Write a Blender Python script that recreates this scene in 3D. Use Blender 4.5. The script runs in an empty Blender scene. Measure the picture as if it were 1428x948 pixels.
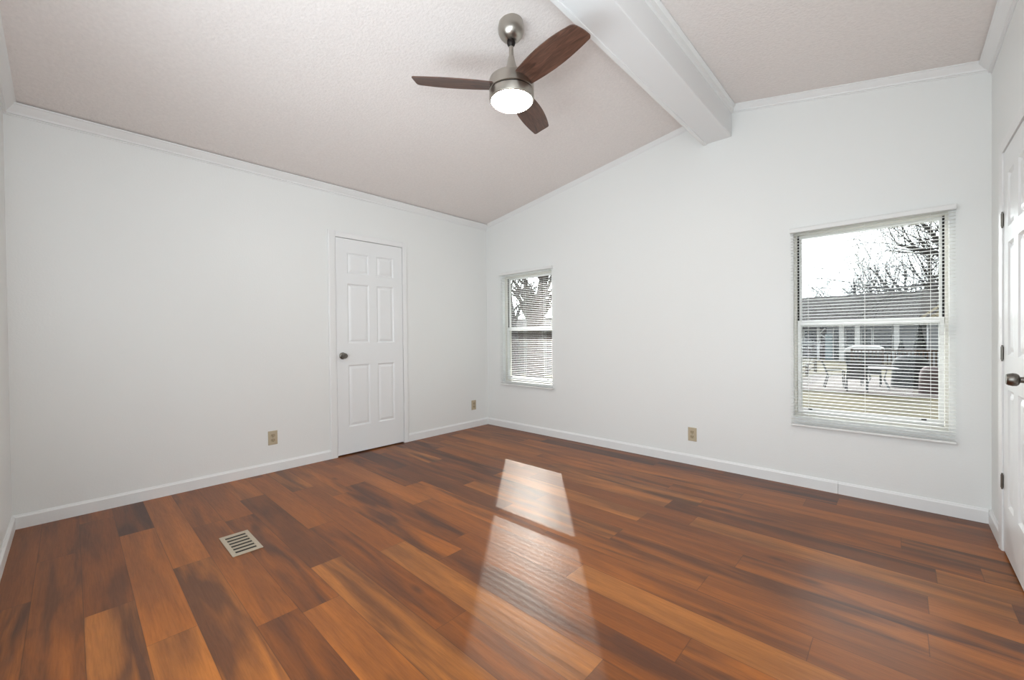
import bpy, math, random
from mathutils import Vector, Matrix, Quaternion
S = bpy.context.scene
COL = S.collection
PI = math.pi

# ------------------------------------------------------------------ camera, sky, sun, exposure
FPX = 576.77
cam_d = bpy.data.cameras.new('camera'); cam = bpy.data.objects.new('camera', cam_d); COL.objects.link(cam)
cam_d.sensor_width = 36; cam_d.lens = FPX*36/1428; cam_d.clip_start = .02; cam_d.clip_end = 400
YAW, PITCH, ROLL = .7533, -.0096, -.0107
CAM = Vector((3.7885, -3.5834, 1.1025))
fw = Vector((-math.sin(YAW)*math.cos(PITCH), math.cos(YAW)*math.cos(PITCH), math.sin(PITCH)))
rt = fw.cross(Vector((0, 0, 1))).normalized(); up = rt.cross(fw)
r2 = rt*math.cos(ROLL)+up*math.sin(ROLL); u2 = up*math.cos(ROLL)-rt*math.sin(ROLL)
M = Matrix((r2, u2, -fw)).transposed().to_4x4(); M.translation = CAM
cam.matrix_world = M
S.camera = cam
S.view_settings.view_transform = 'Standard'; S.view_settings.look = 'None'
S.view_settings.gamma = 1; S.view_settings.use_curve_mapping = False
S.view_settings.exposure = 0.06

SUN_TRAVEL = Vector((.65, -.76, -.485)).normalized()
SKY, GLOW, SUNE = 1.2, 11.5, 2.9
W = bpy.data.worlds.new('sky'); S.world = W; W.use_nodes = True
nt = W.node_tree; nt.nodes.clear()
o = nt.nodes.new('ShaderNodeOutputWorld'); bg = nt.nodes.new('ShaderNodeBackground')
tc = nt.nodes.new('ShaderNodeTexCoord')
dp = nt.nodes.new('ShaderNodeVectorMath'); dp.operation = 'DOT_PRODUCT'
nt.links.new(tc.outputs['Generated'], dp.inputs[0]); dp.inputs[1].default_value = -SUN_TRAVEL
mx = nt.nodes.new('ShaderNodeMath'); mx.operation = 'MAXIMUM'; mx.inputs[1].default_value = 0; nt.links.new(dp.outputs['Value'], mx.inputs[0])
pw = nt.nodes.new('ShaderNodeMath'); pw.operation = 'POWER'; pw.inputs[1].default_value = 4; nt.links.new(mx.outputs[0], pw.inputs[0])
ml = nt.nodes.new('ShaderNodeMath'); ml.operation = 'MULTIPLY_ADD'; ml.inputs[1].default_value = GLOW; ml.inputs[2].default_value = SKY
nt.links.new(pw.outputs[0], ml.inputs[0]); nt.links.new(ml.outputs[0], bg.inputs['Strength'])
bg.inputs['Color'].default_value = (.90, .965, 1.0, 1)
nt.links.new(bg.outputs[0], o.inputs[0])

sd = bpy.data.lights.new('sun', 'SUN'); sd.energy = SUNE; sd.angle = math.radians(.53); sd.color = (1, .95, .87)
so = bpy.data.objects.new('sun', sd); COL.objects.link(so); so.rotation_mode = 'QUATERNION'
so.rotation_quaternion = SUN_TRAVEL.to_track_quat('-Z', 'Y'); so.location = (-6, 8, 6)

def area(name, loc, direction, sx, sy, power, color):
    d = bpy.data.lights.new(name, 'AREA'); d.shape = 'RECTANGLE'; d.size = sx; d.size_y = sy; d.energy = power; d.color = color
    a = bpy.data.objects.new(name, d); COL.objects.link(a); a.location = loc; a.rotation_mode = 'QUATERNION'
    a.rotation_quaternion = Vector(direction).to_track_quat('-Z', 'Z' if abs(direction[2]) < .9 else 'Y')
    return a
# added fill lamp set in the made-up opening of the near wall
area('near_wall_fill', (2.90, -3.90, 1.28), (-.06, 1, .12), 2.15, 1.9, 37, (.86, .955, 1.03))
# added fill lamp beside the camera, aimed up at the ceiling
area('ceiling_fill', (3.70, -3.70, 1.40), (-.28, -.10, .95), .45, .45, 30, (.86, .955, 1.03))
# added fill lamp low at the near wall, aimed at the far ceiling corner
area('corner_fill', (2.42, -3.78, .95), (-.28, .82, .50), 1.2, .4, 6.2, (.86, .955, 1.03)).data.spread = math.radians(100)

# ------------------------------------------------------------------ helpers
def lin(c):
    c = [x/255 for x in c]
    return tuple((x/12.92 if x <= .04045 else ((x+.055)/1.055)**2.4) for x in c)+(1,)

def mat(name, rgb, rough=.5, metal=0, bump=0, bscale=40, vary=0, vscale=6, stretch=None, spec=.5, emit=None, emit_s=0, rgb2=None):
    m = bpy.data.materials.new(name); m.use_nodes = True; n = m.node_tree; b = n.nodes['Principled BSDF']
    b.inputs['Roughness'].default_value = rough; b.inputs['Metallic'].default_value = metal
    b.inputs['Specular IOR Level'].default_value = spec
    c1 = lin(rgb); b.inputs['Base Color'].default_value = c1
    co = n.nodes.new('ShaderNodeTexCoord'); mp = n.nodes.new('ShaderNodeMapping')
    n.links.new(co.outputs['Object'], mp.inputs['Vector'])
    if stretch: mp.inputs['Scale'].default_value = stretch
    if vary or rgb2:
        nz = n.nodes.new('ShaderNodeTexNoise'); nz.inputs['Scale'].default_value = vscale; nz.inputs['Detail'].default_value = 5
        n.links.new(mp.outputs[0], nz.inputs['Vector'])
        cr = n.nodes.new('ShaderNodeValToRGB'); cr.color_ramp.elements[0].position = .3; cr.color_ramp.elements[1].position = .7
        c2 = lin(rgb2) if rgb2 else tuple(x*(1-vary) for x in c1[:3])+(1,)
        cr.color_ramp.elements[0].color = c2; cr.color_ramp.elements[1].color = c1
        n.links.new(nz.outputs['Fac'], cr.inputs[0]); n.links.new(cr.outputs[0], b.inputs['Base Color'])
    if bump:
        nb = n.nodes.new('ShaderNodeTexNoise'); nb.inputs['Scale'].default_value = bscale; nb.inputs['Detail'].default_value = 3
        n.links.new(mp.outputs[0], nb.inputs['Vector'])
        bn = n.nodes.new('ShaderNodeBump'); bn.inputs['Strength'].default_value = bump; bn.inputs['Distance'].default_value = .01
        n.links.new(nb.outputs['Fac'], bn.inputs['Height']); n.links.new(bn.outputs[0], b.inputs['Normal'])
    if emit:
        b.inputs['Emission Color'].default_value = lin(emit); b.inputs['Emission Strength'].default_value = emit_s
    return m

class MB:
    def __init__(s): s.v = []; s.f = []; s.sm = []
    def add(s, vs, fs, smooth=False):
        k = len(s.v); s.v += [tuple(v) for v in vs]
        s.f += [tuple(i+k for i in f) for f in fs]; s.sm += [smooth]*len(fs)
        return s
    def box(s, a, b):
        (x0, y0, z0), (x1, y1, z1) = [min(p, q) for p, q in zip(a, b)], [max(p, q) for p, q in zip(a, b)]
        return s.add([(x0, y0, z0), (x1, y0, z0), (x1, y1, z0), (x0, y1, z0), (x0, y0, z1), (x1, y0, z1), (x1, y1, z1), (x0, y1, z1)],
                     [(0, 3, 2, 1), (4, 5, 6, 7), (0, 1, 5, 4), (1, 2, 6, 5), (2, 3, 7, 6), (3, 0, 4, 7)])
    def prism(s, poly, d):                     # planar polygon (3-D points) pushed by d
        n = len(poly); d = Vector(d); p = [Vector(q) for q in poly]
        return s.add(p+[q+d for q in p], [tuple(range(n))[::-1], tuple(range(n, 2*n))]+[(i, (i+1) % n, n+(i+1) % n, n+i) for i in range(n)])
    def tube(s, pts, rads, n=8, cap=True, smooth=True):
        pts = [Vector(p) for p in pts]; vs = []; fs = []
        ref = None
        for i, p in enumerate(pts):
            t = (pts[min(i+1, len(pts)-1)]-pts[max(i-1, 0)]).normalized()
            if ref is None: ref = t.orthogonal().normalized()
            ref = (ref-t*ref.dot(t)).normalized(); b = t.cross(ref)
            r = rads[i] if isinstance(rads, (list, tuple)) else rads
            vs += [p+(ref*math.cos(2*PI*k/n)+b*math.sin(2*PI*k/n))*r for k in range(n)]
        for i in range(len(pts)-1):
            fs += [(i*n+k, i*n+(k+1) % n, (i+1)*n+(k+1) % n, (i+1)*n+k) for k in range(n)]
        if cap:
            fs += [tuple(range(n))[::-1], tuple(range((len(pts)-1)*n, len(pts)*n))]
        return s.add(vs, fs, smooth)
    def lathe(s, prof, origin=(0, 0, 0), axis=(0, 0, 1), n=32, smooth=True):   # prof: (distance along axis, radius)
        a = Vector(axis).normalized(); e = a.orthogonal().normalized(); g = a.cross(e); O = Vector(origin)
        vs = []; fs = []
        for (h, r) in prof:
            vs += [O+a*h+(e*math.cos(2*PI*k/n)+g*math.sin(2*PI*k/n))*max(r, 1e-5) for k in range(n)]
        for i in range(len(prof)-1):
            fs += [(i*n+k, i*n+(k+1) % n, (i+1)*n+(k+1) % n, (i+1)*n+k) for k in range(n)]
        fs += [tuple(range(n))[::-1], tuple(range((len(prof)-1)*n, len(prof)*n))]
        return s.add(vs, fs, smooth)
    def bar(s, a, b, w, h, upv=(0, 0, 1)):     # rectangular bar from a to b
        a, b = Vector(a), Vector(b); t = (b-a).normalized(); u = Vector(upv)
        if abs(t.dot(u)) > .98: u = Vector((1, 0, 0))
        sx = t.cross(u).normalized()*w/2; sz = sx.cross(t).normalized()*h/2
        vs = [p+i*sx+j*sz for p in (a, b) for i, j in ((-1, -1), (1, -1), (1, 1), (-1, 1))]
        return s.add(vs, [(3, 2, 1, 0), (4, 5, 6, 7), (0, 1, 5, 4), (1, 2, 6, 5), (2, 3, 7, 6), (3, 0, 4, 7)])
    def build(s, name, m, parent=None, bevel=0, origin=None):
        me = bpy.data.meshes.new(name)
        vs = s.v
        ob = bpy.data.objects.new(name, me)
        off = Vector(origin) if origin else Vector((0, 0, 0))
        base = parent_loc(parent) if parent else Vector((0, 0, 0))
        me.from_pydata([tuple(Vector(v)-base-off) for v in vs], [], s.f)
        me.polygons.foreach_set('use_smooth', s.sm); me.update()
        import bmesh
        b = bmesh.new(); b.from_mesh(me); bmesh.ops.recalc_face_normals(b, faces=b.faces); b.to_mesh(me); b.free()
        if any(s.sm) and hasattr(me, 'set_sharp_from_angle'): me.set_sharp_from_angle(angle=math.radians(40))
        me.materials.append(m); COL.objects.link(ob)
        if parent: ob.parent = parent
        ob.location = off
        if bevel:
            md = ob.modifiers.new('bevel', 'BEVEL'); md.width = bevel; md.segments = 2; md.limit_method = 'ANGLE'; md.angle_limit = .6
        return ob

def parent_loc(p):
    v = Vector((0, 0, 0))
    while p: v += p.location; p = p.parent
    return v
def tag(o, label, cat, group=None, kind=None):
    o['label'] = label; o['category'] = cat
    if group: o['group'] = group
    if kind: o['kind'] = kind
    return o
def thing(name, label, cat, loc=(0, 0, 0), group=None):
    o = bpy.data.objects.new(name, None); COL.objects.link(o); o.location = loc; o.empty_display_size = .1
    return tag(o, label, cat, group)
def structure(o, label, cat):
    return tag(o, label, cat, kind='structure')
def copy_tree(o, loc):
    c = o.copy(); COL.objects.link(c); c.location = loc
    for ch in o.children:
        d = ch.copy(); COL.objects.link(d); d.parent = c
        for g in ch.children:
            e = g.copy(); COL.objects.link(e); e.parent = d
    return c

# ------------------------------------------------------------------ room dimensions (metres)
L1, L2 = 3.834, 4.170
RX, RZ = 2.774, 2.901                     # ridge
ZL = 2.489                                # ceiling at the left wall
SL, SR = (RZ-ZL)/RX, -.198
def ceil_z(x): return ZL+SL*x if x < RX else RZ+SR*(x-RX)
ZR = ceil_z(L2)
WL = (.275, 1.025, .555, 1.822)           # left window opening x0 x1 z0 z1
WR = (3.225, 4.003, .497, 1.832)          # right window opening
DL = (-1.9136, -1.2107, 2.036)            # left door opening y0 y1 top
DR = (-1.046, -.405, 1.985)               # right door opening

# ------------------------------------------------------------------ materials
m_wall = mat('wall_paint', (238, 239, 237), .42, bump=.06, bscale=90)
m_trim = mat('white_trim_paint', (238, 238, 237), .32, bump=.03, bscale=60)
m_door = mat('white_door_paint', (238, 239, 239), .3, bump=.03, bscale=120)
m_ceil = mat('textured_ceiling', (240, 233, 229), .9, bump=.4, bscale=70, vary=.06, vscale=60)
m_beam = mat('beam_paint', (236, 236, 236), .4)
m_vinyl = mat('white_vinyl_sash', (238, 238, 236), .3)
m_frame = mat('almond_window_frame', (226, 223, 214), .4)
m_black = mat('black_track', (12, 12, 12), .6)
m_blind = mat('white_blind_enamel', (235, 235, 233), .35)
m_cord = mat('white_cord', (240, 240, 238), .8, bump=.2, bscale=600)
m_nickel = mat('brushed_nickel', (176, 171, 163), .28, 1, bump=.03, bscale=30, stretch=(1, 1, 40))
m_steel = mat('satin_steel', (120, 116, 110), .3, 1)
m_dark = mat('dark_metal', (38, 32, 30), .4, .6)
m_ivory = mat('ivory_plastic', (192, 178, 152), .4)
m_ivory2 = mat('darker_ivory_plastic', (176, 160, 132), .4)
m_slot = mat('slot_black', (20, 16, 12), .7)
m_reg = mat('beige_register_enamel', (176, 162, 142), .4)
m_glow = mat('opal_glass_lit', (255, 250, 240), .3, emit=(255, 244, 226), emit_s=60.0)

def glass_material():
    m = bpy.data.materials.new('window_glass'); m.use_nodes = True; n = m.node_tree; n.nodes.clear()
    o = n.nodes.new('ShaderNodeOutputMaterial'); mix = n.nodes.new('ShaderNodeMixShader')
    t = n.nodes.new('ShaderNodeBsdfTransparent'); t.inputs[0].default_value = (.96, .97, .96, 1)
    g = n.nodes.new('ShaderNodeBsdfGlossy'); g.inputs['Roughness'].default_value = .02
    fr = n.nodes.new('ShaderNodeFresnel'); fr.inputs['IOR'].default_value = 1.3
    n.links.new(fr.outputs[0], mix.inputs[0]); n.links.new(t.outputs[0], mix.inputs[1]); n.links.new(g.outputs[0], mix.inputs[2])
    n.links.new(mix.outputs[0], o.inputs[0])
    return m
m_glass = glass_material()

def wood_blade():
    m = bpy.data.materials.new('walnut_blade'); m.use_nodes = True; n = m.node_tree; b = n.nodes['Principled BSDF']
    co = n.nodes.new('ShaderNodeTexCoord'); mp = n.nodes.new('ShaderNodeMapping'); mp.inputs['Scale'].default_value = (2.2, 14, 14)
    n.links.new(co.outputs['Object'], mp.inputs[0])
    w = n.nodes.new('ShaderNodeTexNoise'); w.inputs['Scale'].default_value = 3; w.inputs['Detail'].default_value = 6; w.inputs['Distortion'].default_value = 1.4
    n.links.new(mp.outputs[0], w.inputs['Vector'])
    cr = n.nodes.new('ShaderNodeValToRGB'); e = cr.color_ramp.elements
    e[0].position = .3; e[0].color = lin((62, 42, 34)); e[1].position = .72; e[1].color = lin((108, 76, 62))
    n.links.new(w.outputs['Fac'], cr.inputs[0]); n.links.new(cr.outputs[0], b.inputs['Base Color'])
    b.inputs['Roughness'].default_value = .38
    return m
m_blade = wood_blade()

def floor_material():
    m = bpy.data.materials.new('vinyl_plank_floor'); m.use_nodes = True; n = m.node_tree; N = n.nodes; Lk = n.links
    b = N['Principled BSDF']
    def math_(op, a, c=None, d=None):
        q = N.new('ShaderNodeMath'); q.operation = op
        for i, v in enumerate((a, c, d)):
            if v is None: continue
            if isinstance(v, (int, float)): q.inputs[i].default_value = v
            else: Lk.new(v, q.inputs[i])
        return q.outputs[0]
    def comb(x, y, z=0):
        q = N.new('ShaderNodeCombineXYZ')
        for i, v in enumerate((x, y, z)):
            if isinstance(v, (int, float)): q.inputs[i].default_value = v
            else: Lk.new(v, q.inputs[i])
        return q.outputs[0]
    def noise(vec, scale, detail=4, rough=.5, dist=0):
        q = N.new('ShaderNodeTexNoise'); q.inputs['Scale'].default_value = scale; q.inputs['Detail'].default_value = detail
        q.inputs['Roughness'].default_value = rough; q.inputs['Distortion'].default_value = dist
        Lk.new(vec, q.inputs['Vector']); return q.outputs['Fac']
    def ramp(f, stops):
        q = N.new('ShaderNodeValToRGB'); el = q.color_ramp.elements
        while len(el) < len(stops): el.new(.5)
        for e, (p, c) in zip(el, stops): e.position = p; e.color = c
        Lk.new(f, q.inputs[0]); return q.outputs[0]
    def mixc(f, a, c, mode='MIX'):
        q = N.new('ShaderNodeMix'); q.data_type = 'RGBA'; q.blend_type = mode
        if isinstance(f, (int, float)): q.inputs[0].default_value = f
        else: Lk.new(f, q.inputs[0])
        for i, v in ((6, a), (7, c)):
            if isinstance(v, tuple): q.inputs[i].default_value = v
            else: Lk.new(v, q.inputs[i])
        return q.outputs[2]
    co = N.new('ShaderNodeTexCoord'); sp = N.new('ShaderNodeSeparateXYZ'); Lk.new(co.outputs['Object'], sp.inputs[0])
    X, Y = sp.outputs[0], sp.outputs[1]
    PW, PL = .1505, 1.22
    v = math_('DIVIDE', math_('ADD', Y, 3.715+.1505*40), PW)
    row = math_('FLOOR', v); vf = math_('FRACT', v)
    wn = N.new('ShaderNodeTexWhiteNoise'); wn.noise_dimensions = '1D'; Lk.new(row, wn.inputs['W'])
    u = math_('ADD', math_('DIVIDE', math_('ADD', X, 20), PL), math_('MULTIPLY', wn.outputs['Value'], 7.31))
    cid = math_('FLOOR', u); uf = math_('FRACT', u)
    w2 = N.new('ShaderNodeTexWhiteNoise'); w2.noise_dimensions = '2D'; Lk.new(comb(row, cid), w2.inputs['Vector'])
    rnd = w2.outputs['Value']; sc = N.new('ShaderNodeSeparateColor'); Lk.new(w2.outputs['Color'], sc.inputs[0]); rnd2 = sc.outputs[1]
    ox = math_('ADD', X, math_('MULTIPLY', rnd, 37)); oy = math_('ADD', Y, math_('MULTIPLY', rnd2, 53))
    base = ramp(rnd, [(0, lin((106, 60, 28))), (.22, lin((142, 79, 30))), (.55, lin((163, 93, 35))), (.8, lin((173, 101, 40))), (1, lin((177, 110, 50)))])
    # broad smoky streaks along the plank
    st = noise(comb(math_('MULTIPLY', ox, .9), math_('MULTIPLY', oy, 8)), 1.5, 3, .5, .6)
    smoke = ramp(st, [(.38, (1, 1, 1, 1)), (.66, (0, 0, 0, 1))])
    amt = math_('MULTIPLY', smoke, math_('MULTIPLY_ADD', rnd2, .65, .3))
    c = mixc(amt, base, lin((72, 44, 33)))
    # fine grain
    gr = noise(comb(math_('MULTIPLY', ox, 7), math_('MULTIPLY', oy, 130)), 1.0, 6, .68, .8)
    c = mixc(.7, c, ramp(gr, [(.3, (.62, .6, .58, 1)), (.6, (1, 1, 1, 1)), (.75, (1.0, .98, .94, 1))]), 'MULTIPLY')
    # occasional knots
    kn = N.new('ShaderNodeTexVoronoi'); kn.inputs['Scale'].default_value = 1.0
    Lk.new(comb(math_('MULTIPLY', ox, 2.2), math_('MULTIPLY', oy, 5.5)), kn.inputs['Vector'])
    knot = ramp(kn.outputs['Distance'], [(.02, (1, 1, 1, 1)), (.13, (0, 0, 0, 1))])
    c = mixc(math_('MULTIPLY', knot, .55), c, lin((52, 34, 28)))
    # seams
    ev = math_('MULTIPLY', math_('MINIMUM', vf, math_('SUBTRACT', 1, vf)), PW)
    eu = math_('MULTIPLY', math_('MINIMUM', uf, math_('SUBTRACT', 1, uf)), PL)
    ed = math_('MINIMUM', ev, eu)
    seam = ramp(math_('MULTIPLY', ed, 100), [(.06, (1, 1, 1, 1)), (.2, (0, 0, 0, 1))])
    c = mixc(math_('MULTIPLY', seam, .5), c, lin((54, 34, 26)))
    Lk.new(c, b.inputs['Base Color'])
    rr = ramp(gr, [(.2, (.51,)*3+(1,)), (.8, (.44,)*3+(1,))]); Lk.new(rr, b.inputs['Roughness'])
    b.inputs['Specular IOR Level'].default_value = .06
    b.inputs['Coat Weight'].default_value = .6; b.inputs['Coat Roughness'].default_value = .35; b.inputs['Coat IOR'].default_value = 1.5
    # embossing: fine ribs along the planks
    eb = noise(comb(math_('MULTIPLY', X, 6), math_('MULTIPLY', Y, 170)), 1, 2)
    bn = N.new('ShaderNodeBump'); bn.inputs['Strength'].default_value = .07; bn.inputs['Distance'].default_value = .003
    Lk.new(math_('SUBTRACT', eb, math_('MULTIPLY', seam, .6)), bn.inputs['Height']); Lk.new(bn.outputs[0], b.inputs['Normal'])
    return m
m_floor = floor_material()

# ------------------------------------------------------------------ room shell
T = .13
mb = MB(); mb.box((-.14, -L1-.14, -.12), (L2+.14, .14, 0))
structure(mb.build('floor', m_floor), 'reddish brown wood-look vinyl plank floor', 'floor')

mb = MB()
YA, YB = -L1-.14, .14
mb.prism([(-.14, YA, ceil_z(-.14)), (RX, YA, RZ), (RX, YA, RZ+.12), (-.14, YA, ceil_z(-.14)+.12)], (0, YB-YA, 0))
mb.prism([(RX, YA, RZ), (L2+.14, YA, ceil_z(L2+.14)), (L2+.14, YA, ceil_z(L2+.14)+.12), (RX, YA, RZ+.12)], (0, YB-YA, 0))
structure(mb.build('ceiling', m_ceil), 'beige textured vaulted ceiling', 'ceiling')

# wall with the two windows
mb = MB()
x0, x1 = -.13, L2+.13
def wp(xa, xb, za, zb=None):
    if zb is None:
        xs = [xa]+([RX] if xa < RX < xb else [])+[xb]
        poly = [(xa, 0, za), (xb, 0, za)]+[(x, 0, ceil_z(x)+.05) for x in reversed(xs)]
    else: poly = [(xa, 0, za), (xb, 0, za), (xb, 0, zb), (xa, 0, zb)]
    mb.prism(poly, (0, T, 0))
wp(x0, WL[0], -.1); wp(WL[0], WL[1], -.1, WL[2]); wp(WL[0], WL[1], WL[3])
wp(WL[1], WR[0], -.1); wp(WR[0], WR[1], -.1, WR[2]); wp(WR[0], WR[1], WR[3]); wp(WR[1], x1, -.1)
structure(mb.build('wall_back', m_wall), 'white gable wall with two windows', 'wall')

mb = MB()
zt = ZL+.04
mb.box((-T, -L1-.13, -.1), (0, DL[0], zt)); mb.box((-T, DL[1], -.1), (0, 0, zt)); mb.box((-T, DL[0], DL[2]), (0, DL[1], zt))
mb.box((-T-.03, DL[0]-.05, -.1), (-T+.02, DL[1]+.05, DL[2]+.05))  # unseen backing added behind the door to keep its gaps dark
structure(mb.build('wall_left', m_wall), 'long white wall with a panelled door', 'wall')

mb = MB()
zt = ZR+.04
mb.box((L2, -L1-.13, -.1), (L2+T, DR[0], zt)); mb.box((L2, DR[1], -.1), (L2+T, 0, zt)); mb.box((L2, DR[0], DR[2]), (L2+T, DR[1], zt))
mb.box((L2+T-.02, DR[0]-.05, -.1), (L2+T+.03, DR[1]+.05, DR[2]+.05))  # same unseen backing, added to darken the right door's gaps
structure(mb.build('wall_right', m_wall), 'white wall at the right edge', 'wall')

NW = (1.75, 4.05, .25, 2.28)  # unseen opening, added to the near wall to brighten the room
mb = MB()
def wn_(xa, xb, za, zb=None):
    if zb is None:
        xs = [xa]+([RX] if xa < RX < xb else [])+[xb]
        poly = [(xa, -L1, za), (xb, -L1, za)]+[(x, -L1, ceil_z(x)+.05) for x in reversed(xs)]
    else: poly = [(xa, -L1, za), (xb, -L1, za), (xb, -L1, zb), (xa, -L1, zb)]
    mb.prism(poly, (0, -T, 0))
wn_(-.13, NW[0], -.1); wn_(NW[0], NW[1], -.1, NW[2]); wn_(NW[0], NW[1], NW[3]); wn_(NW[1], L2+.13, -.1)
structure(mb.build('wall_near', m_wall), 'white wall at the left edge', 'wall')

# beam along the ridge
mb = MB()
mb.box((2.622, -L1, 2.654), (2.8245, 0, 2.888))
structure(mb.build('ceiling_beam', m_beam, bevel=.006), 'white boxed beam under the ceiling ridge', 'beam')
mb = MB()
mb.prism([(2.8245, -L1, 2.893), (2.862, -L1, 2.884), (2.862, -L1, 2.872), (2.846, -L1, 2.862), (2.838, -L1, 2.838), (2.8245, -L1, 2.834)], (0, L1-.0, 0))
structure(mb.build('trim_1', m_trim), 'white moulding along the top of the beam', 'trim')
mb = MB()
mb.box((2.612, -L1, 2.648), (2.640, 0, 2.662))
structure(mb.build('trim_2', m_trim, bevel=.003), 'white corner bead along the underside of the beam', 'trim')

# crown moulding, swept profile: (out from wall, down from ceiling)
CP = [(0, 0), (.052, 0), (.052, .008), (.045, .012), (.038, .022), (.026, .036), (.017, .046), (.014, .052), (.014, .058), (.006, .060), (.006, .066), (0, .066)]
def crown(name, label, a, b, out, upv, k=1.0):
    out, upv = Vector(out), Vector(upv); a, b = Vector(a), Vector(b)
    q = MB(); q.prism([a+out*(p*k)-upv*(d*k) for p, d in CP], b-a)
    structure(q.build(name, m_trim), label, 'trim')
crown('trim_3', 'white crown moulding on the wall with the door', (0, -L1, ZL), (0, 0, ZL), (1, 0, 0), (0, 0, 1))
nL = Vector((-SL, 0, 1)).normalized(); nR = Vector((-SR, 0, 1)).normalized()
crown('trim_4', 'thin white moulding on the rising left gable edge', (0, 0, ZL), (2.622, 0, ceil_z(2.622)), (0, -1, 0), nL, .6)
crown('trim_5', 'white crown moulding on the falling right gable edge', (2.8245, 0, ceil_z(2.8245)), (L2, 0, ZR), (0, -1, 0), nR, .8)
crown('trim_6', 'white crown moulding on the right wall', (L2, -L1, ZR), (L2, 0, ZR), (-1, 0, 0), (0, 0, 1), 1.0)
crown('trim_7', 'white crown moulding at the left picture edge', (0, -L1, ZL), (2.622, -L1, ceil_z(2.622)), (0, 1, 0), nL, 1.0)

# baseboards
BH, BT = .082, .013
def base(name, label, a, b, out):
    a, b, out = Vector(a), Vector(b), Vector(out); z = Vector((0, 0, 1))
    q = MB(); q.prism([a, a+out*BT, a+out*BT+z*(BH-.014), a+out*(BT*.55)+z*(BH-.006), a+out*(BT*.4)+z*BH, a+z*BH], b-a)
    structure(q.build(name, m_trim), label, 'baseboard')
base('baseboard_left_1', 'white baseboard left of the door', (0, -L1, 0), (0, -1.978, 0), (1, 0, 0))
base('baseboard_left_2', 'white baseboard between the door and the corner', (0, -1.158, 0), (0, 0, 0), (1, 0, 0))
base('baseboard_back_1', 'long white baseboard below the left window', (BT, 0, 0), (3.478, 0, 0), (0, -1, 0))
base('baseboard_back_2', 'short white baseboard below the right window', (3.480, 0, 0), (L2-BT, 0, 0), (0, -1, 0))
base('baseboard_right', 'short white baseboard beside the right door', (L2, 0, 0), (L2, -.352, 0), (-1, 0, 0))
base('baseboard_near', 'white baseboard at the left picture edge', (BT, -L1, 0), (L2, -L1, 0), (0, 1, 0))

# ------------------------------------------------------------------ doors
def door(name, label, wallx, sgn, y_hinge, y_knob, top, rows, cols, casing, knob_z, knob_off, hinge_z, hinge_m):
    """P maps (distance along wall y, out of wall n, z) to the room"""
    P = lambda y, n, z: Vector((wallx+sgn*n, y, z))
    ya, yb = sorted((y_hinge, y_knob))
    root = thing(name, label, 'door', (wallx, (ya+yb)/2, 0)); root['kind'] = 'structure'
    g = .0042; za, zb = .012, top-g; ya += g; yb -= g
    q = MB(); N0 = .004
    ys = sorted([ya]+[c for p in cols for c in p]+[yb]); zs = sorted([za]+[c for p in rows for c in p]+[zb])
    cells = {(c[0], r[0]) for c in cols for r in rows}
    for i in range(len(ys)-1):
        for j in range(len(zs)-1):
            a, b, c, d = ys[i], ys[i+1], zs[j], zs[j+1]
            if (a, c) in cells:
                prev = None
                for ins, n in ((0, N0), (.010, N0-.009), (.016, N0-.010), (.030, N0-.004), (.040, N0-.002)):
                    ring = [P(a+ins, n, c+ins), P(b-ins, n, c+ins), P(b-ins, n, d-ins), P(a+ins, n, d-ins)]
                    if prev: q.add(prev+ring, [(k, (k+1) % 4, 4+(k+1) % 4, 4+k) for k in range(4)])
                    prev = ring
                q.add(prev, [(0, 1, 2, 3)])
            else: q.add([P(a, N0, c), P(b, N0, c), P(b, N0, d), P(a, N0, d)], [(0, 1, 2, 3)])
    B = -.032
    q.add([P(ya, N0, za), P(yb, N0, za), P(yb, N0, zb), P(ya, N0, zb), P(ya, B, za), P(yb, B, za), P(yb, B, zb), P(ya, B, zb)],
          [(4, 5, 6, 7), (0, 1, 5, 4), (1, 2, 6, 5), (2, 3, 7, 6), (3, 0, 4, 7)])
    q.build('leaf', m_door, root)
    q = MB(); wl, wr, wt = casing; oy0, oy1 = ya-g, yb+g; zt = top
    pr = lambda w: [(0, 0), (0, .010), (.012, .013), (w*.55, .015), (w-.012, .016), (w, .012), (w, 0)]
    q.prism([P(oy0-p, n, 0) for p, n in pr(wl)], (0, 0, zt+wt))
    q.prism([P(oy1+p, n, 0) for p, n in pr(wr)], (0, 0, zt+wt))
    q.prism([P(oy0, n, zt+p) for p, n in pr(wt)], (0, oy1-oy0, 0))
    q.build('door_casing', m_trim, root)
    ax = Vector((sgn, 0, 0)); ky = y_knob+(knob_off if y_knob < y_hinge else -knob_off)
    k = MB(); k.lathe([(N0, .032), (N0+.004, .032), (N0+.009, .027), (N0+.011, .013), (N0+.026, .012), (N0+.030, .021), (N0+.036, .0255), (N0+.046, .0265), (N0+.058, .0235), (N0+.063, .020), (N0+.064, .002)], (wallx, ky, knob_z), ax)
    ko = k.build('door_knob', m_steel, root); ko['label'] = 'satin metal door knob'
    k = MB(); kz = .03
    k.box(P(y_knob-.003, .0045, knob_z-kz), P(y_knob+.001, .0065, knob_z+kz)); k.build('latch_plate', m_steel, root)
    for z in hinge_z:
        k = MB(); k.tube([P(y_hinge, .009, z-.032), P(y_hinge, .009, z+.032)], .0055, 10)
        for dz in (-.037, .034): k.tube([P(y_hinge, .009, z+dz-.003), P(y_hinge, .009, z+dz+.006)], .0035, 8)
        k.build('hinge', hinge_m, root)
    return root
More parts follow.
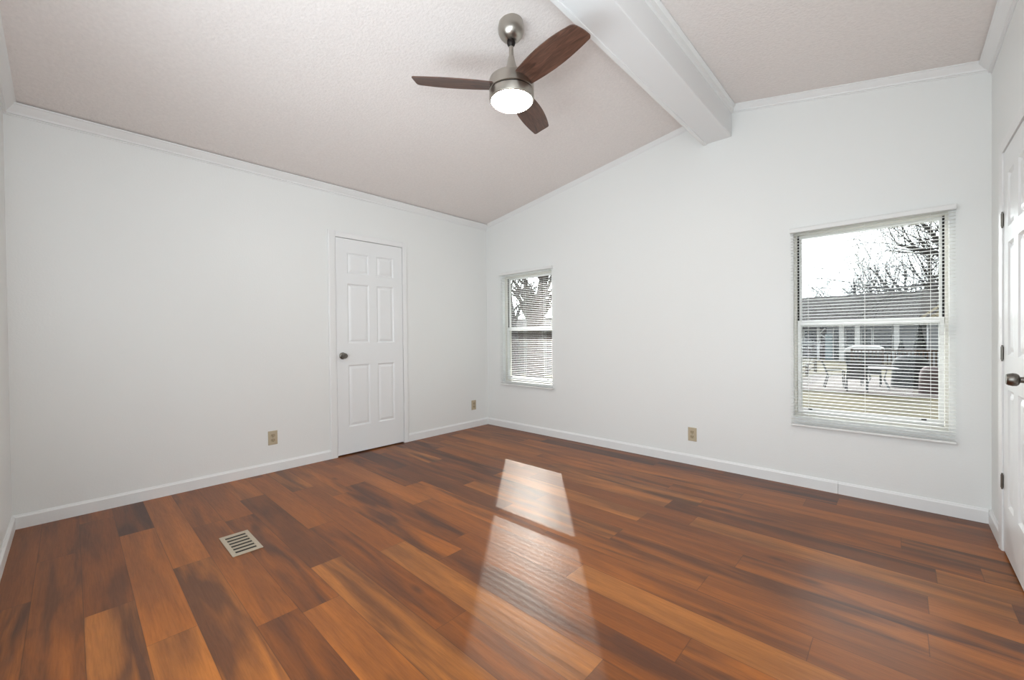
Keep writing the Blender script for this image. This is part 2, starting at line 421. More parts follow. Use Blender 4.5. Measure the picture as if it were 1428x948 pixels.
door('door_1', 'white six-panel door in the left wall', 0, 1, DL[1], DL[0], DL[2],
     [(.262, .845), (1.05, 1.612), (1.705, 1.903)], [(-1.802, -1.583), (-1.502, -1.315)], (.066, .052, .055), .935, .058, (1.69, 1.03, .375), m_trim)
door('door_2', 'white six-panel door at the right edge', L2, -1, DR[1], DR[0], DR[2],
     [(.254, .819), (.985, 1.525), (1.60, 1.86)], [(-.905, -.748), (-.652, -.515)], (.055, .052, .055), .905, .06, (1.653, .991, .351), m_steel)

# ------------------------------------------------------------------ windows
def window(name, label, op, lower, upper, meet):
    xa, xb, za, zb = op
    root = thing(name, label, 'window', ((xa+xb)/2, 0, za)); root['kind'] = 'structure'
    f = MB(); t = .014; y0, y1 = .045, .128
    f.box((xa, y0, za), (xa+t, y1, zb)); f.box((xb-t, y0, za), (xb, y1, zb))
    f.box((xa+t, y0, zb-.020), (xb-t, y1, zb)); f.box((xa+t, y0, za), (xb-t, y1, za+.024))
    f.box((xa+t, .115, za+.024), (xa+t+.012, y1, zb-.02)); f.box((xb-t-.012, .115, za+.024), (xb-t, y1, zb-.02))
    f.build('window_frame', m_frame, root)
    for s, x in ((1, xa+t), (-1, xb-t)):
        q = MB(); q.box((x, .086, meet), (x+s*.010, .090, zb-.021)); q.build('balance_track', m_black, root)
    def sash(bounds, ya, yb, st, bot, top_, nm):
        a, b, c, d = bounds
        s = MB(); s.box((a, ya, c), (a+st, yb, d)); s.box((b-st, ya, c), (b, yb, d)); s.box((a+st, ya, c), (b-st, yb, c+bot)); s.box((a+st, ya, d-top_), (b-st, yb, d))
        # glazing bead
        s.box((a+st, yb-.012, c+bot), (a+st+.005, yb-.002, d-top_)); s.box((b-st-.005, yb-.012, c+bot), (b-st, yb-.002, d-top_))
        so_ = s.build('sash', m_vinyl, root, bevel=.0015)
        p = MB(); ym = (ya+yb)/2; p.box((a+st, ym-.0015, c+bot), (b-st, ym+.0015, d-top_)); p.build('pane', m_glass, so_)
        if nm:
            for fx in (.1, .88):
                l = MB(); l.box((a+(b-a)*fx-.012, ya-.006, c+bot*.75), (a+(b-a)*fx+.012, ya, c+bot*.75+.009)); lo = l.build('latch', m_dark, so_, bevel=.001)
        return so_
    sash(lower, .058, .082, .020, .036, .036, True)
    sash(upper, .092, .114, .018, .036, .022, False)
    return root
window('window_2', 'wide single-hung window at the right of the gable wall', WR, (3.243, 3.987, .522, 1.192), (3.240, 3.989, 1.152, 1.811), 1.19)
window('window_1', 'narrow single-hung window near the corner', WL, (.294, 1.006, .580, 1.205), (.292, 1.008, 1.168, 1.801), 1.205)

def blind(name, label, xa, xb, za, zb):
    yc = -.026
    root = thing(name, label, 'blind', ((xa+xb)/2, 0, za), 'horizontal slat blinds')
    h = MB(); h.prism([(xa, -.001, zb), (xa, -.001, zb-.032), (xa, -.044, zb-.032), (xa, -.047, zb-.028), (xa, -.047, zb-.004), (xa, -.044, zb)], (xb-xa, 0, 0))
    h.build('headrail', m_blind, root)
    r = MB(); r.box((xa, yc-.013, za), (xb, yc+.013, za+.014)); r.build('bottom_rail', m_blind, root, bevel=.003)
    s = MB(); pitch = .0212; z = za+.030; i = 0
    while z < zb-.040:
        sec = [(-.0125, -.0011), (-.0065, .0004), (0, .0010), (.0065, .0004), (.0125, -.0011)]
        top = [(yc+y, z+dz) for y, dz in sec]; bot = [(y, dz-.0005) for y, dz in top]
        ring = top+bot[::-1]; n = len(ring)
        vs = [(xa+.003, y, q) for y, q in ring]+[(xb-.003, y, q) for y, q in ring]
        s.add(vs, [(k, (k+1) % n, n+(k+1) % n, n+k) for k in range(n)]+[tuple(range(n))[::-1], tuple(range(n, 2*n))], True)
        z += pitch; i += 1
    s.build('slat_stack', m_blind, root)
    for fx in (.13, .5, .87):
        x = xa+(xb-xa)*fx
        c = MB(); c.tube([(x, yc-.0138, za+.014), (x, yc-.0138, zb-.032)], .0006, 5); c.tube([(x, yc+.0138, za+.014), (x, yc+.0138, zb-.032)], .0006, 5)
        c.build('ladder_cord', m_cord, root)
    return root
blind('window_blind', 'open white slat blind over the wide right window', 3.212, 4.031, .437, 1.848)
blind('window_blind', 'open white slat blind over the narrow window near the corner', .262, 1.052, .520, 1.859)

# frame of the added opening that lets fill light in behind the camera
root = thing('fill_opening', 'added unseen opening in the near wall for fill light', 'window', (2.9, -L1, .25)); root['kind'] = 'structure'
f = MB(); f.box((NW[0], -L1-T, NW[2]), (NW[0]+.04, -L1-.02, NW[3])); f.box((NW[1]-.04, -L1-T, NW[2]), (NW[1], -L1-.02, NW[3]))
f.box((NW[0]+.04, -L1-T, NW[2]), (NW[1]-.04, -L1-.02, NW[2]+.04)); f.box((NW[0]+.04, -L1-T, NW[3]-.04), (NW[1]-.04, -L1-.02, NW[3]))
f.build('window_frame', m_trim, root)

# ------------------------------------------------------------------ ceiling fan
FX, FY, FZ = 2.230, -1.903, 2.480
FC = ceil_z(FX)
fan = thing('ceiling_fan', 'three-blade nickel and walnut ceiling fan with lit lamp', 'ceiling fan', (FX, FY, FC))
def fl(name, prof, m, lab=None, parent=fan, n=48):
    q = MB(); q.lathe(prof, (FX, FY, 0), (0, 0, 1), n); r = q.build(name, m, parent)
    if lab: r['label'] = lab
    return r
fl('canopy', [(FC+.008, .066), (FC-.015, .070), (FC-.032, .072), (FC-.050, .070), (FC-.068, .062), (FC-.083, .049), (FC-.093, .034), (FC-.096, .024)], m_nickel, 'brushed nickel ceiling canopy')
fl('hanger_ball', [(FC-.094, .020), (FC-.104, .024), (FC-.116, .021), (FC-.128, .0126)], m_dark, 'dark hanger ball')
fl('downrod', [(FC-.128, .0125), (2.60, .0125)], m_nickel)
fl('rod_cover', [(2.640, .0145), (2.632, .0165), (2.61, .021), (2.585, .029), (2.555, .040), (2.530, .056), (2.512, .075)], m_nickel)
hz = fl('motor_housing', [(2.515, .04), (2.515, .112), (2.510, .120), (2.502, .123), (2.449, .123), (2.446, .119)], m_nickel, 'brushed nickel motor drum')
fl('shadow_gap', [(2.446, .117), (2.440, .117)], m_dark, None, hz)
lk = fl('light_kit', [(2.440, .119), (2.438, .123), (2.402, .123), (2.396, .1205), (2.394, .114), (2.398, .112), (2.398, .02)], m_nickel, 'brushed nickel lamp ring')
dome = [(2.3985, .112)]+[(2.396-.030*math.sin(a), .112*math.cos(a)) for a in [i*PI/2/10 for i in range(11)]]
fl('lamp_diffuser', dome, m_glow, 'glowing opal glass diffuser', lk)
R_TIP = .528
BZ = 2.478
def blade_mesh():
    # outline in blade space: along x from .085 to R_TIP, width along y, slight camber
    ns, nw = 32, 16; top = []; bot = []
    for i in range(ns+1):
        t = i/ns
        k = math.sin(PI*min(max((t+.06)/1.12, 0), 1))
        w0, w1 = -.050-.025*k, .050+.021*k
        for j in range(nw+1):
            s = j/nw; w = w0+(w1-w0)*s
            x = .085+(R_TIP-.085)*t
            x += (s-.5)*.024*t**4 - .004*t**10*(2*s-1)**2 - .009*t**12*(2*s-1)**12          # slanted, rounded tip
            z = -.004*(2*s-1)**2 + .0
            top.append((x, w, z+.0028)); bot.append((x, w, z-.0028))
    nrow = nw+1; nt_ = len(top); fs = []
    for i in range(ns):
        for j in range(nw):
            a = i*nrow+j; q = (a, a+1, a+nrow+1, a+nrow); fs.append(q); fs.append(tuple(k+nt_ for k in q[::-1]))
    rim = [j for j in range(nrow)]+[i*nrow+nw for i in range(1, ns+1)]+[ns*nrow+j for j in range(nw-1, -1, -1)]+[i*nrow for i in range(ns-1, 0, -1)]
    for a, b in zip(rim, rim[1:]+rim[:1]): fs.append((a, b, b+nt_, a+nt_))
    q = MB(); q.add(top+bot, fs, True)
    return q
bl0 = None
for k in range(3):
    a = 4.023+k*2*PI/3
    if bl0 is None:
        q = blade_mesh(); b = q.build('blade', m_blade); bl0 = b
        bk = MB(); bk.box((.10, -.030, -.009), (.145, .030, -.0029)); 
    else:
        b = bl0.copy(); COL.objects.link(b)
    b.parent = fan; b.location = (0, 0, BZ-FC)
    b.rotation_euler = (Quaternion((0, 0, 1), a) @ Quaternion((1, 0, 0), math.radians(-13))).to_euler()
    b['label'] = 'dark walnut fan blade'

# ------------------------------------------------------------------ outlets
def outlet(label, P, at):
    """P(u, n, z) maps plate space to the room"""
    root = thing('wall_outlet', label, 'outlet', at, 'wall outlets')
    w, h = .035, .057
    q = MB(); pr = []
    for ins, n in ((0, 0), (0, .0035), (.003, .0055)):
        pr.append([P(-w+ins, n, -h+ins), P(w-ins, n, -h+ins), P(w-ins, n, h-ins), P(-w+ins, n, h-ins)])
    for a, b in zip(pr, pr[1:]): q.add(a+b, [(k, (k+1) % 4, 4+(k+1) % 4, 4+k) for k in range(4)])
    q.add(pr[-1], [(0, 1, 2, 3)]); q.add(pr[0], [(3, 2, 1, 0)])
    plate = q.build('cover_plate', m_ivory, root)
    for zc in (.0195, -.0195):
        q = MB(); pts = []
        for i in range(24):
            a = 2*PI*i/24; pts.append((.0165*math.cos(a), max(-.0125, min(.0125, .0175*math.sin(a)))))
        q.prism([P(u, .0054, zc+z) for u, z in pts], P(0, .0024, 0)-P(0, 0, 0))
        rc = q.build('receptacle', m_ivory2, root)
        s = MB()
        for u, hh in ((-.0065, .0045), (.0065, .0038)): s.box(P(u-.0012, .0077, zc+.003-hh), P(u+.0012, .0083, zc+.003+hh))
        s.box(P(-.0024, .0077, zc-.0105), P(.0024, .0083, zc-.006))
        s.build('slots', m_slot, rc); rc.children[0].name = 'contact_slot'
    q = MB(); n = (P(0, 1, 0)-P(0, 0, 0)); q.lathe([(.0054, .0028), (.0066, .0026), (.007, .0012)], P(0, 0, 0), n, 12); q.build('screw', m_steel, root)
outlet('ivory duplex outlet low on the left wall, left of the door', lambda u, n, z: Vector((n, -2.452+u, .282+z)), (0, -2.452, .225))
outlet('ivory duplex outlet low on the left wall, between door and corner', lambda u, n, z: Vector((n, -.238+u, .268+z)), (0, -.238, .211))
outlet('ivory duplex outlet low on the gable wall, between the two windows', lambda u, n, z: Vector((2.508+u, -n, .256+z)), (2.508, 0, .199))

# ------------------------------------------------------------------ floor register
reg = thing('floor_register', 'beige metal floor register with dark slots, set in the plank floor', 'floor vent', (1.19, -2.972, 0))
xa, xb, ya, yb = 1.046, 1.334, -3.041, -2.903
q = MB(); fw_ = .021
def slab(q, x0, x1, y0, y1, h=.0045):
    q.box((x0, y0, .0004), (x1, y1, h))
slab(q, xa, xb, ya, ya+fw_); slab(q, xa, xb, yb-fw_, yb); slab(q, xa, xa+fw_, ya+fw_, yb-fw_); slab(q, xb-fw_, xb, ya+fw_, yb-fw_)
q.build('register_frame', m_reg, reg, bevel=.0015)
q = MB(); q.box((xa+fw_, ya+fw_, .0002), (xb-fw_, yb-fw_, .0008)); q.build('dark_backing', m_slot, reg)  # dark sheet standing in for the shaded duct below the slots
n = 6; L = xb-xa-2*fw_
q = MB()
for i in range(0, n+1):
    x = xa+fw_+L*i/n; wv = .0092
    for x0_, x1_ in ((x-wv, x-.0025), (x+.0025, x+wv)):
        x0_, x1_ = max(x0_, xa+fw_), min(x1_, xb-fw_)
        if x1_-x0_ > .001: q.box((x0_, ya+fw_, .0009), (x1_, yb-fw_, .0040))
q.build('louvre_grille', m_reg, reg)

# ================================================================== outside
GZ = -.9
m_grass = mat('winter_lawn', (89, 78, 49), .95, rgb2=(68, 61, 40), vscale=.9, bump=.6, bscale=14)
m_patio = mat('pinkish_concrete', (111, 101, 96), .9, vary=.15, vscale=2)
m_roof = mat('brown_shingles', (62, 56, 53), .95, vary=.35, vscale=3, stretch=(1, 1, 8))
m_siding = mat('grey_siding', (150, 152, 156), .7)
m_white_o = mat('white_outdoor_paint', (215, 215, 216), .6)
m_cream = mat('cream_siding', (196, 184, 160), .7)
m_win_o = mat('dark_house_glass', (25, 28, 31), .15)
m_blue = mat('pale_blue_panel', (126, 141, 147), .6)
m_brick = mat('brown_brick', (81, 62, 53), .9, vary=.3, vscale=8)
m_bark = mat('grey_bark', (55, 49, 46), .95, vary=.4, vscale=6, bump=.8, bscale=20, stretch=(1, 1, .2))
m_bark2 = mat('brown_bark', (71, 59, 50), .95, vary=.35, vscale=5, bump=.8, bscale=16, stretch=(1, 1, .2))
m_deck = mat('brown_stained_wood', (83, 58, 43), .85, vary=.3, vscale=9)
m_grey_w = mat('weathered_pale_wood', (121, 112, 102), .9, vary=.25, vscale=9)
m_cover = mat('black_cover_cloth', (15, 15, 18), .8, bump=.4, bscale=5)
m_taupe = mat('taupe_cover_cloth', (83, 68, 68), .85, bump=.4, bscale=5)
m_mesh_c = mat('brown_sling_fabric', (55, 46, 46), .8)
m_pewter = mat('pewter_metal', (36, 33, 33), .5, .5)
m_alu = mat('pale_aluminium', (130, 130, 132), .4, .2)
m_green = mat('dark_evergreen', (22, 28, 24), .95, vary=.5, vscale=14, bump=.8, bscale=18)
m_brush = mat('brown_dry_foliage', (90, 73, 56), .95, vary=.4, vscale=9, bump=.8, bscale=20)
m_hood = mat('pale_vinyl_cover', (215, 216, 218), .5)

mb = MB(); mb.box((-120, .6, GZ-.2), (120, 160, GZ)); structure(mb.build('lawn', m_grass), 'tan winter lawn outside the windows', 'ground')
mb = MB(); mb.box((-60, -40, GZ-.2), (60, .6, GZ)); structure(mb.build('yard', m_grass), 'tan lawn around the house', 'ground')
mb = MB(); mb.box((.75, 13.9, GZ), (5.6, 20.5, GZ+.05)); structure(mb.build('patio', m_patio, bevel=.01), 'pinkish concrete patio behind the house', 'ground')
PZ = GZ+.05

# neighbour's long low house
h = thing('house', 'long low grey house with brown roof seen through the right window', 'house', (2, 34, GZ))
q = MB(); q.box((-.1, 34.0, GZ), (9, 40, 1.78)); q.build('house_wall', m_siding, h)
q = MB()
yr, zr, ye, ze = 38.2, 4.02, 33.3, 1.74
q.prism([(-5.2, ye, ze), (-5.2, yr, zr), (-5.2, 43, ze), (-5.2, 43, ze-.16), (-5.2, yr, zr-.16), (-5.2, ye, ze-.16)], (16.2, 0, 0)); q.build('house_roof', m_roof, h)
for x in (.66, 1.52, 3.5):
    q = MB(); q.box((x, 33.45, GZ), (x+.27, 33.72, 1.6)); q.build('porch_column', m_white_o, h)
for (xa, xb, za, zb) in ((.33, .62, GZ+.1, 1.4), (1.02, 1.48, .2, 1.36), (1.88, 2.36, .2, 1.36), (2.5, 3.4, -.4, 1.5)):  # last, widest panel is dark in place of the shaded porch recess
    q = MB(); q.box((xa-.05, 33.95, za-.05), (xb+.05, 33.999, zb+.05)); w = q.build('house_opening', m_white_o, h)
    q = MB(); q.box((xa, 33.93, za), (xb, 33.949, zb)); q.build('pane', m_win_o, w)
q = MB(); q.box((5.36, 33.9, GZ+.2), (5.95, 33.99, 1.4)); q.build('house_door', m_white_o, h)
# carport at its left end
c = thing('carport', 'white post carport at the left end of the grey house', 'carport', (-.9, 35, GZ))
for x in (-.62, -1.7):
    q = MB(); q.box((x-.07, 34.2, GZ), (x+.07, 34.34, 1.50)); q.build('carport_post', m_white_o, c)
q = MB(); q.bar((-.55, 34.27, 1.02), (-.16, 34.27, .72), .08, .08); q.bar((-.55, 34.27, 1.02), (-.2, 34.27, 1.45), .08, .08); q.build('brace', m_white_o, c)
q = MB(); q.box((-5.0, 39.0, GZ), (-.101, 39.2, 1.75)); q.build('back_wall', m_brick, c)
q = MB(); q.box((-2.2, 38.93, .2), (-1.0, 38.99, 1.4)); w = q.build('carport_window', m_white_o, c)
q = MB(); q.box((-2.08, 38.9, .32), (-1.12, 38.925, 1.28)); q.build('pane', m_win_o, w)
q = MB(); q.box((-.14, 33.6, GZ), (.27, 33.68, 1.0)); tag(q.build('privacy_panel', m_blue), 'pale blue panel standing beside the grey house', 'panel')

# cream gabled house further right
h = thing('house', 'cream gabled house at the right edge of the right window', 'house', (7.5, 31, GZ))
q = MB(); q.prism([(4.85, 30.6, 1.78), (10.2, 30.6, 1.78), (7.5, 30.6, 4.2)], (0, 2.2, 0)); q.build('gable', m_cream, h)
q = MB()
for a, b in (((4.55, 1.68), (7.5, 4.36)), ((7.5, 4.36), (10.45, 1.68))):
    q.prism([(a[0], 30.3, a[1]), (b[0], 30.3, b[1]), (b[0], 30.3, b[1]+.17), (a[0], 30.3, a[1]+.17)], (0, 2.6, 0))
q.build('rake_roof', m_cream, h)
q = MB(); q.box((5.0, 30.7, GZ), (10.1, 32.7, 1.77)); q.build('house_wall', m_siding, h)

# conical evergreens by the porch
def conifer(label, x, y, ht, r, seed):
    rnd = random.Random(seed); q = MB(); n = 18; rings = 16; vs = []; fs = []
    for i in range(rings+1):
        t = i/rings; rr = r*(1-t)**.8*(1 if t > .08 else .75)+.012
        for k in range(n):
            a = 2*PI*k/n; f = rr*(1+rnd.uniform(-.22, .22)); vs.append((x+f*math.cos(a), y+f*math.sin(a), GZ+.08+t*ht+rnd.uniform(-.03, .03)))
    for i in range(rings): fs += [(i*n+k, i*n+(k+1) % n, (i+1)*n+(k+1) % n, (i+1)*n+k) for k in range(n)]
    fs.append(tuple(range(n))[::-1]); fs.append(tuple(range(rings*n, rings*n+n))); q.add(vs, fs)
    t = thing('evergreen_shrub', label, 'shrub', (x, y, GZ), 'conical evergreens')
    q.build('foliage', m_green, t); s = MB(); s.tube([(x, y, GZ), (x, y, GZ+.3)], .05, 8); s.build('trunk', m_bark, t)
conifer('tall dark conical evergreen at the right of the railing', 4.62, 29.6, 2.45, .36, 3)
conifer('short dark evergreen left of the tall conical one', 3.85, 29.4, 1.5, .32, 5)

# picket railing
r = thing('picket_railing', 'brown wooden picket railing beyond the patio', 'railing', (3.5, 27, GZ))
q = MB(); q.box((1.78, 26.97, .06), (5.9, 27.05, .13)); q.box((1.78, 26.98, GZ+.10), (5.9, 27.04, GZ+.17)); q.build('rail', m_deck, r)
for x in (1.78, 3.1, 4.4, 5.85):
    q = MB(); q.box((x-.05, 26.95, GZ), (x+.05, 27.06, .2)); q.build('post', m_deck, r)
x = 1.9; ptxt = None
while x < 5.8:
    if min(abs(x-c_) for c_ in (1.78, 3.1, 4.4, 5.85)) > .07:
        q = MB(); q.box((x-.03, 26.93, GZ+.04), (x+.03, 26.965, .10)); q.build('picket', m_deck, r)
    x += .155
# covered cart behind railing
c = thing('covered_cart', 'pale domed cover on a dark low body left of the railing', 'cart', (2.3, 28.3, GZ))
q = MB(); xs = [(1.38, .02), (1.44, .12), (1.56, .22), (1.75, .285), (2.3, .31), (2.9, .29), (3.1, .2), (3.16, .02)]
q.prism([(x, 27.6, z) for x, z in xs]+[(3.16, 27.6, -.06), (1.38, 27.6, -.06)], (0, 1.4, 0)); q.build('dome_cover', m_hood, c, bevel=.03)
q = MB(); q.box((1.46, 27.7, GZ+.28), (3.1, 28.9, -.06)); q.build('body', m_pewter, c)
for x in (1.72, 2.8):
    for y in (27.66, 28.84):
        q = MB(); q.lathe([(-.05, .2), (-.05, .26), (.05, .26), (.05, .2)], (x, y, GZ+.26), (0, 1, 0), 24); q.build('wheel', m_black, c)

# patio furniture
def patio_chair(label, x, y, rz):
    t = thing('patio_chair', label, 'chair', (x, y, PZ), 'patio chairs')
    a = math.radians(rz); ca, sa = math.cos(a), math.sin(a)
    P = lambda u, v, z: Vector((x+u*ca-v*sa, y+u*sa+v*ca, PZ+z))      # u across, v forward
    s = MB(); s.prism([P(-.24, -.2, .40), P(.24, -.2, .40), P(.24, .24, .43), P(-.24, .24, .43)], (0, 0, .02)); s.build('seat', m_mesh_c, t)
    s = MB(); pr = []
    for v, z in ((-.2, .42), (-.24, .6), (-.30, .80), (-.36, .92)): pr.append((v, z))
    for (v0, z0), (v1, z1) in zip(pr, pr[1:]): s.prism([P(-.23, v0, z0), P(.23, v0, z0), P(.23, v1, z1), P(-.23, v1, z1)], P(0, -.02, 0)-P(0, 0, 0))
    s.build('backrest', m_mesh_c, t)
    s = MB()
    for u in (-.25, .25): s.tube([P(u, -.2, .41), P(u, -.25, .6), P(u, -.31, .8), P(u, -.38, .95)], .018, 6)
    s.tube([P(-.25, -.38, .95), P(.25, -.38, .95)], .018, 6); s.build('back_frame', m_pewter, t)
    for u in (-.26, .26):
        s = MB(); s.tube([P(u, -.28, .62), P(u, .2, .64), P(u, .25, .60)], .018, 6); s.build('arm', m_pewter, t)
        s = MB(); s.tube([P(u, .25, .60), P(u, .24, .42), P(u, .27, 0)], .018, 6); s.build('leg', m_pewter, t)
        s = MB(); s.tube([P(u, -.2, .41), P(u, -.30, 0)], .018, 6); s.build('leg', m_pewter, t)
patio_chair('brown patio chair seen from the side, leftmost on the patio', 2.10, 14.95, -80)
patio_chair('brown sling patio chair turned back to the window', 2.74, 14.35, 5)
patio_chair('brown patio chair on the far side of the patio table', 3.02, 16.5, 178)
t = thing('patio_table', 'pale round patio table beside the chairs', 'table', (3.22, 15.40, PZ))
q = MB(); q.lathe([(.70, .02), (.70, .52), (.715, .55), (.73, .55), (.735, .53), (.735, .02)], (3.22, 15.40, PZ), (0, 0, 1), 32); q.build('tabletop', m_alu, t)
for k in range(4):
    a = PI/4+k*PI/2; q = MB(); q.tube([(3.22+.36*math.cos(a), 15.40+.36*math.sin(a), PZ+.70), (3.22+.25*math.cos(a), 15.40+.25*math.sin(a), PZ+.35), (3.22+.44*math.cos(a), 15.40+.44*math.sin(a), PZ)], .02, 6); q.build('leg', m_alu, t)

def soft_cover(name, label, cat, x, y, w, d, ht, m, round_=.35, seed=1):
    rnd = random.Random(seed); q = MB(); n = 28; prof = [(0, 1.03), (.15, 1.0), (.45, .97), (.7, .95), (.85, .86), (.94, .68), (.99, .4), (1.0, .05)]
    vs = []; fs = []
    for (t, k) in prof:
        for i in range(n):
            a = 2*PI*i/n; ca, sa = math.cos(a), math.sin(a); e = .55
            u = abs(ca)**e*(1 if ca >= 0 else -1); v = abs(sa)**e*(1 if sa >= 0 else -1)
            f = k*(1+rnd.uniform(-.02, .02)); vs.append((x+u*w/2*f, y+v*d/2*f, PZ+t*ht))
    for i in range(len(prof)-1): fs += [(i*n+k, i*n+(k+1) % n, (i+1)*n+(k+1) % n, (i+1)*n+k) for k in range(n)]
    fs += [tuple(range(n))[::-1], tuple(range((len(prof)-1)*n, len(prof)*n))]; q.add(vs, fs, True)
    return tag(q.build(name, m, origin=(x, y, PZ)), label, cat)
soft_cover('covered_grill', 'large black cloth-covered grill at the right of the patio', 'grill', 4.06, 16.7, 1.02, .8, 1.12, m_cover, seed=4)
soft_cover('covered_chair', 'taupe cloth-covered chair in front of the black covered grill', 'chair', 4.5, 14.8, .56, .7, .86, m_taupe, seed=9)

# pale rail fence along the left of the patio
f = thing('split_rail_fence', 'weathered pale rail fence along the left edge of the patio', 'fence', (.9, 17, GZ))
for y in (14.6, 17.2, 19.8, 22.4):
    q = MB(); q.box((.58, y-.06, GZ), (.70, y+.06, GZ+.62)); q.build('post', m_grey_w, f)
for z in (.25, .5):
    q = MB(); q.bar((.64, 14.5, GZ+z), (.64, 22.5, GZ+z+.03), .05, .09); q.build('rail', m_grey_w, f)

# bare winter trees
def tree(name, label, limbs, seed, m, depth=3, twig=1.0, spread=.7, group='bare winter trees', nchild=(4, 6), limit=None, minr=.004):
    """limbs: hand-placed polylines [(point, radius), ...]; side branches grow from them"""
    rnd = random.Random(seed); q = MB(); root = limbs[0][0][0]
    tr = MB()
    def grow(p, d, ln, r, lv):
        pts = [p]; rr = [r]; n = 4 if lv > 1 else 3; dd = d.copy()
        for i in range(n):
            dd = (dd+Vector((rnd.uniform(-1, 1), rnd.uniform(-1, 1), rnd.uniform(-.6, .9)))*.22).normalized()
            pts.append(pts[-1]+dd*ln/n); rr.append(max(r*(1-.75*(i+1)/n), minr))
        if limit and any(limit(p_) for p_ in pts): return
        q.tube(pts, rr, 5 if lv > 1 else 3, cap=False)
        if lv > 0:
            for k in range(rnd.randint(*nchild)):
                t = rnd.uniform(.25, 1); i = min(int(t*n), n-1); b = pts[i].lerp(pts[i+1], t*n-i)
                ax = dd.orthogonal().normalized(); ax.rotate(Quaternion(dd, rnd.uniform(0, 2*PI)))
                nd = (dd*(1-spread*.45)+ax*spread+Vector((0, 0, .18))).normalized()
                grow(b, nd, ln*rnd.uniform(.45, .72)*twig, max(rr[i]*.55, minr), lv-1)
    t = thing(name, label, 'tree', Vector(root), group)
    for li, limb in enumerate(limbs):
        pts = [Vector(p) for p, r in limb]; rr = [r for p, r in limb]
        # smooth by subdividing with jitter
        P2 = [pts[0]]; R2 = [rr[0]]
        for a, b, ra, rb in zip(pts, pts[1:], rr, rr[1:]):
            for k in (1/3, 2/3, 1): P2.append(a.lerp(b, k)+Vector((rnd.uniform(-1, 1), rnd.uniform(-1, 1), rnd.uniform(-1, 1)))*(b-a).length*.025*(k < 1)); R2.append(ra+(rb-ra)*k)
        (tr if li == 0 else q).tube(P2, R2, 9 if li == 0 else 7)
        L_ = sum((b-a).length for a, b in zip(P2, P2[1:]))
        start = .55 if li == 0 else .12
        for i in range(1, len(P2)):
            if i/len(P2) < start: continue
            for k in range(2):
                d = (P2[i]-P2[i-1]).normalized(); ax = d.orthogonal().normalized(); ax.rotate(Quaternion(d, rnd.uniform(0, 2*PI)))
                grow(P2[i], (d*.6+ax*spread+Vector((0, 0, .15))).normalized(), L_*rnd.uniform(.28, .5), max(R2[i]*.5, minr*1.5), depth-1)
    tr.build('trunk', m, t); q.build('branches', m, t).name = 'branch_crown'
    return t
V = Vector
# big tree to the right, its limbs reaching across the upper right of the wide window
tree('bare_tree', 'large bare tree reaching in from the right of the wide window', [
    [((6.6, 11, GZ), .26), ((6.5, 11, .8), .22), ((6.3, 11, 2.2), .2), ((6.2, 11.1, 3.4), .17), ((6.4, 11.3, 5.2), .12)],
    [((6.25, 11, 2.5), .12), ((5.5, 10.9, 2.65), .09), ((4.75, 10.8, 2.85), .065), ((4.25, 10.8, 3.1), .045), ((3.75, 10.7, 3.3), .025)],
    [((4.75, 10.8, 2.85), .06), ((4.5, 10.8, 3.25), .05), ((4.2, 10.8, 3.75), .035), ((4.0, 10.8, 4.1), .02)],
    [((6.3, 11, 2.2), .09), ((5.4, 10.9, 2.1), .06), ((4.5, 10.8, 2.25), .04), ((3.7, 10.8, 2.2), .025), ((3.0, 10.8, 2.32), .012)],
    [((5.5, 10.9, 2.65), .07), ((4.9, 10.9, 3.4), .05), ((4.6, 10.9, 4.2), .03)]], 11, m_bark, 3, nchild=(2, 4), minr=.0055)
# row of bare trees behind the house
def back_tree(label, x, y, ht, seed, r=.2, m=m_bark):
    b = V((x, y, GZ)); fork = b+V((0, 0, ht*.33))
    rnd = random.Random(seed*7); limbs = [[(b, r), (b+V((.05, 0, ht*.18)), r*.85), (fork, r*.75), (fork+V((.2, 0, ht*.3)), r*.4), (fork+V((.1, 0, ht*.55)), r*.15)]]
    for k in range(5):
        a = 2*PI*k/5+rnd.uniform(-.4, .4); s = ht*rnd.uniform(.18, .30)
        limbs.append([(fork+V((0, 0, rnd.uniform(-.08, .1)*ht)), r*.5), (fork+V((math.cos(a)*s, math.sin(a)*s*.6, ht*.22)), r*.3), (fork+V((math.cos(a)*s*1.7, math.sin(a)*s, ht*.46)), r*.1)])
    tree('bare_tree', label, limbs, seed, m, 3, nchild=(2, 3), minr=.012, spread=.6)
back_tree('low bare tree behind the left end of the brown roof', -3.4, 52, 6.6, 21)
back_tree('bare tree forking just above the brown roof, left of centre', .4, 49, 8.2, 22, .24)
back_tree('bare tree behind the middle of the brown roof', 2.6, 55, 9.4, 23)
back_tree('dense bare tree behind the roof, right of centre', 4.0, 50, 9.0, 24, .28)
back_tree('thick bare tree above the right end of the brown roof', 5.5, 46, 9.8, 25, .42)

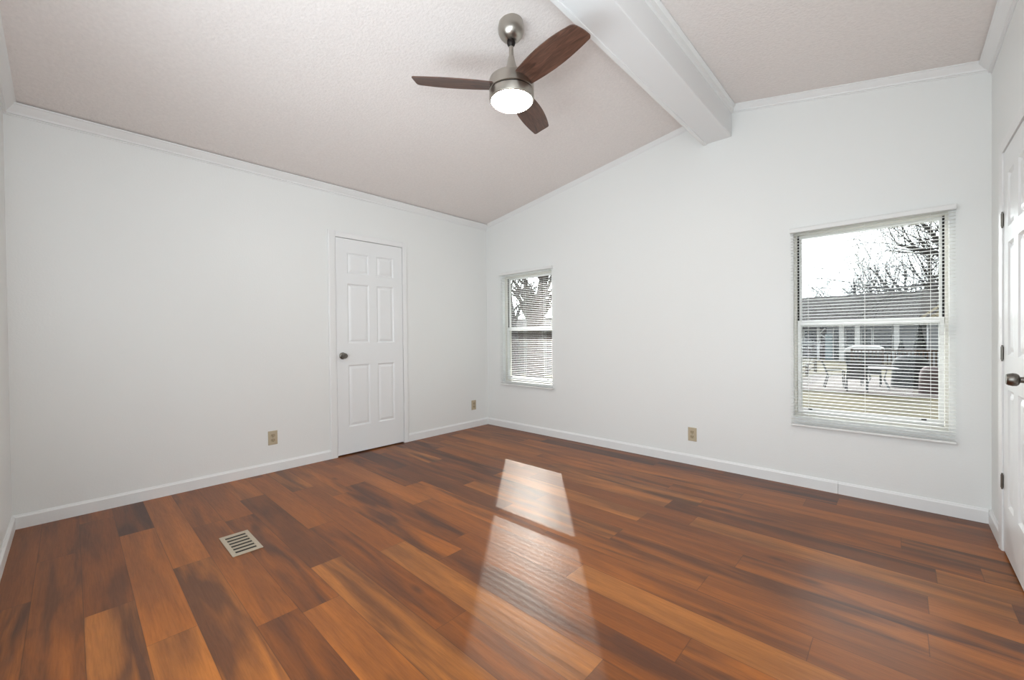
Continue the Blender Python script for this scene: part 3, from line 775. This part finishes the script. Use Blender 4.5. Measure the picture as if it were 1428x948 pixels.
# trees and shed seen through the narrow window
def sunpath(p):       # keep the crown below the sun's path into the room
    d = math.hypot(p.x-.7, p.y); return p.z > 1.0+.40*d
tree('bare_tree', 'thick forked tree filling the narrow window', [
    [((-7.2, 9.6, GZ), .42), ((-7.25, 9.6, .4), .36), ((-7.3, 9.6, 1.6), .33), ((-7.4, 9.6, 2.3), .26)],
    [((-7.2, 9.6, 1.4), .3), ((-6.95, 9.5, 2.1), .26), ((-6.7, 9.4, 3.0), .2), ((-6.5, 9.3, 3.9), .13)],
    [((-7.35, 9.6, 2.0), .18), ((-7.55, 9.6, 2.7), .13), ((-7.8, 9.6, 3.5), .08)],
    [((-7.4, 9.6, 2.3), .16), ((-8.0, 9.7, 2.9), .1), ((-8.6, 9.8, 3.5), .06)]], 31, m_bark2, 3, nchild=(2, 3), minr=.008, limit=sunpath, group='trees beyond the narrow window')
tree('bare_tree', 'slim leaning tree at the left of the narrow window', [
    [((-9.3, 10.6, GZ), .22), ((-9.35, 10.6, .8), .19), ((-9.5, 10.6, 2.2), .15), ((-9.75, 10.6, 3.6), .1)],
    [((-9.4, 10.6, 1.7), .1), ((-8.8, 10.6, 2.6), .06), ((-8.3, 10.5, 3.3), .03)]], 33, m_bark, 3, nchild=(2, 3), minr=.007, limit=sunpath, group='trees beyond the narrow window')
s = thing('garden_shed', 'brown shed behind the trees in the narrow window', 'shed', (-13, 17, GZ))
q = MB(); q.box((-19, 16, GZ), (-8.6, 19, 1.5)); q.build('shed_wall', m_brick, s)
q = MB(); q.prism([(-19.2, 15.7, 1.42), (-19.2, 17.5, 2.3), (-19.2, 19.3, 1.42), (-19.2, 19.3, 1.32), (-19.2, 17.5, 2.2), (-19.2, 15.7, 1.32)], (10.9, 0, 0)); q.build('shed_roof', m_roof, s)
q = MB(); q.box((-10.4, 15.95, .2), (-9.5, 15.999, 1.1)); w = q.build('shed_window', m_white_o, s)
q = MB(); q.box((-10.33, 15.92, .27), (-9.57, 15.949, 1.03)); q.build('pane', m_win_o, w)
m_slat = mat('grey_board_fence', (77, 77, 77), .9, vary=.25, vscale=5)
f = thing('board_fence', 'grey board fence low in the narrow window', 'fence', (-8, 11.5, GZ))
for k in range(6):
    z = GZ+.10+k*.27
    q = MB(); q.bar((-12.5, 10.9, z+.11), (-4.5, 14.6, z+.11), .03, .235); q.build('board', m_slat, f)
for k in range(5):
    p = V((-12.5, 10.9, 0)).lerp(V((-4.5, 14.6, 0)), k/4)
    q = MB(); q.box((p.x-.05, p.y+.05, GZ), (p.x+.05, p.y+.15, GZ+1.75)); q.build('post', m_slat, f)
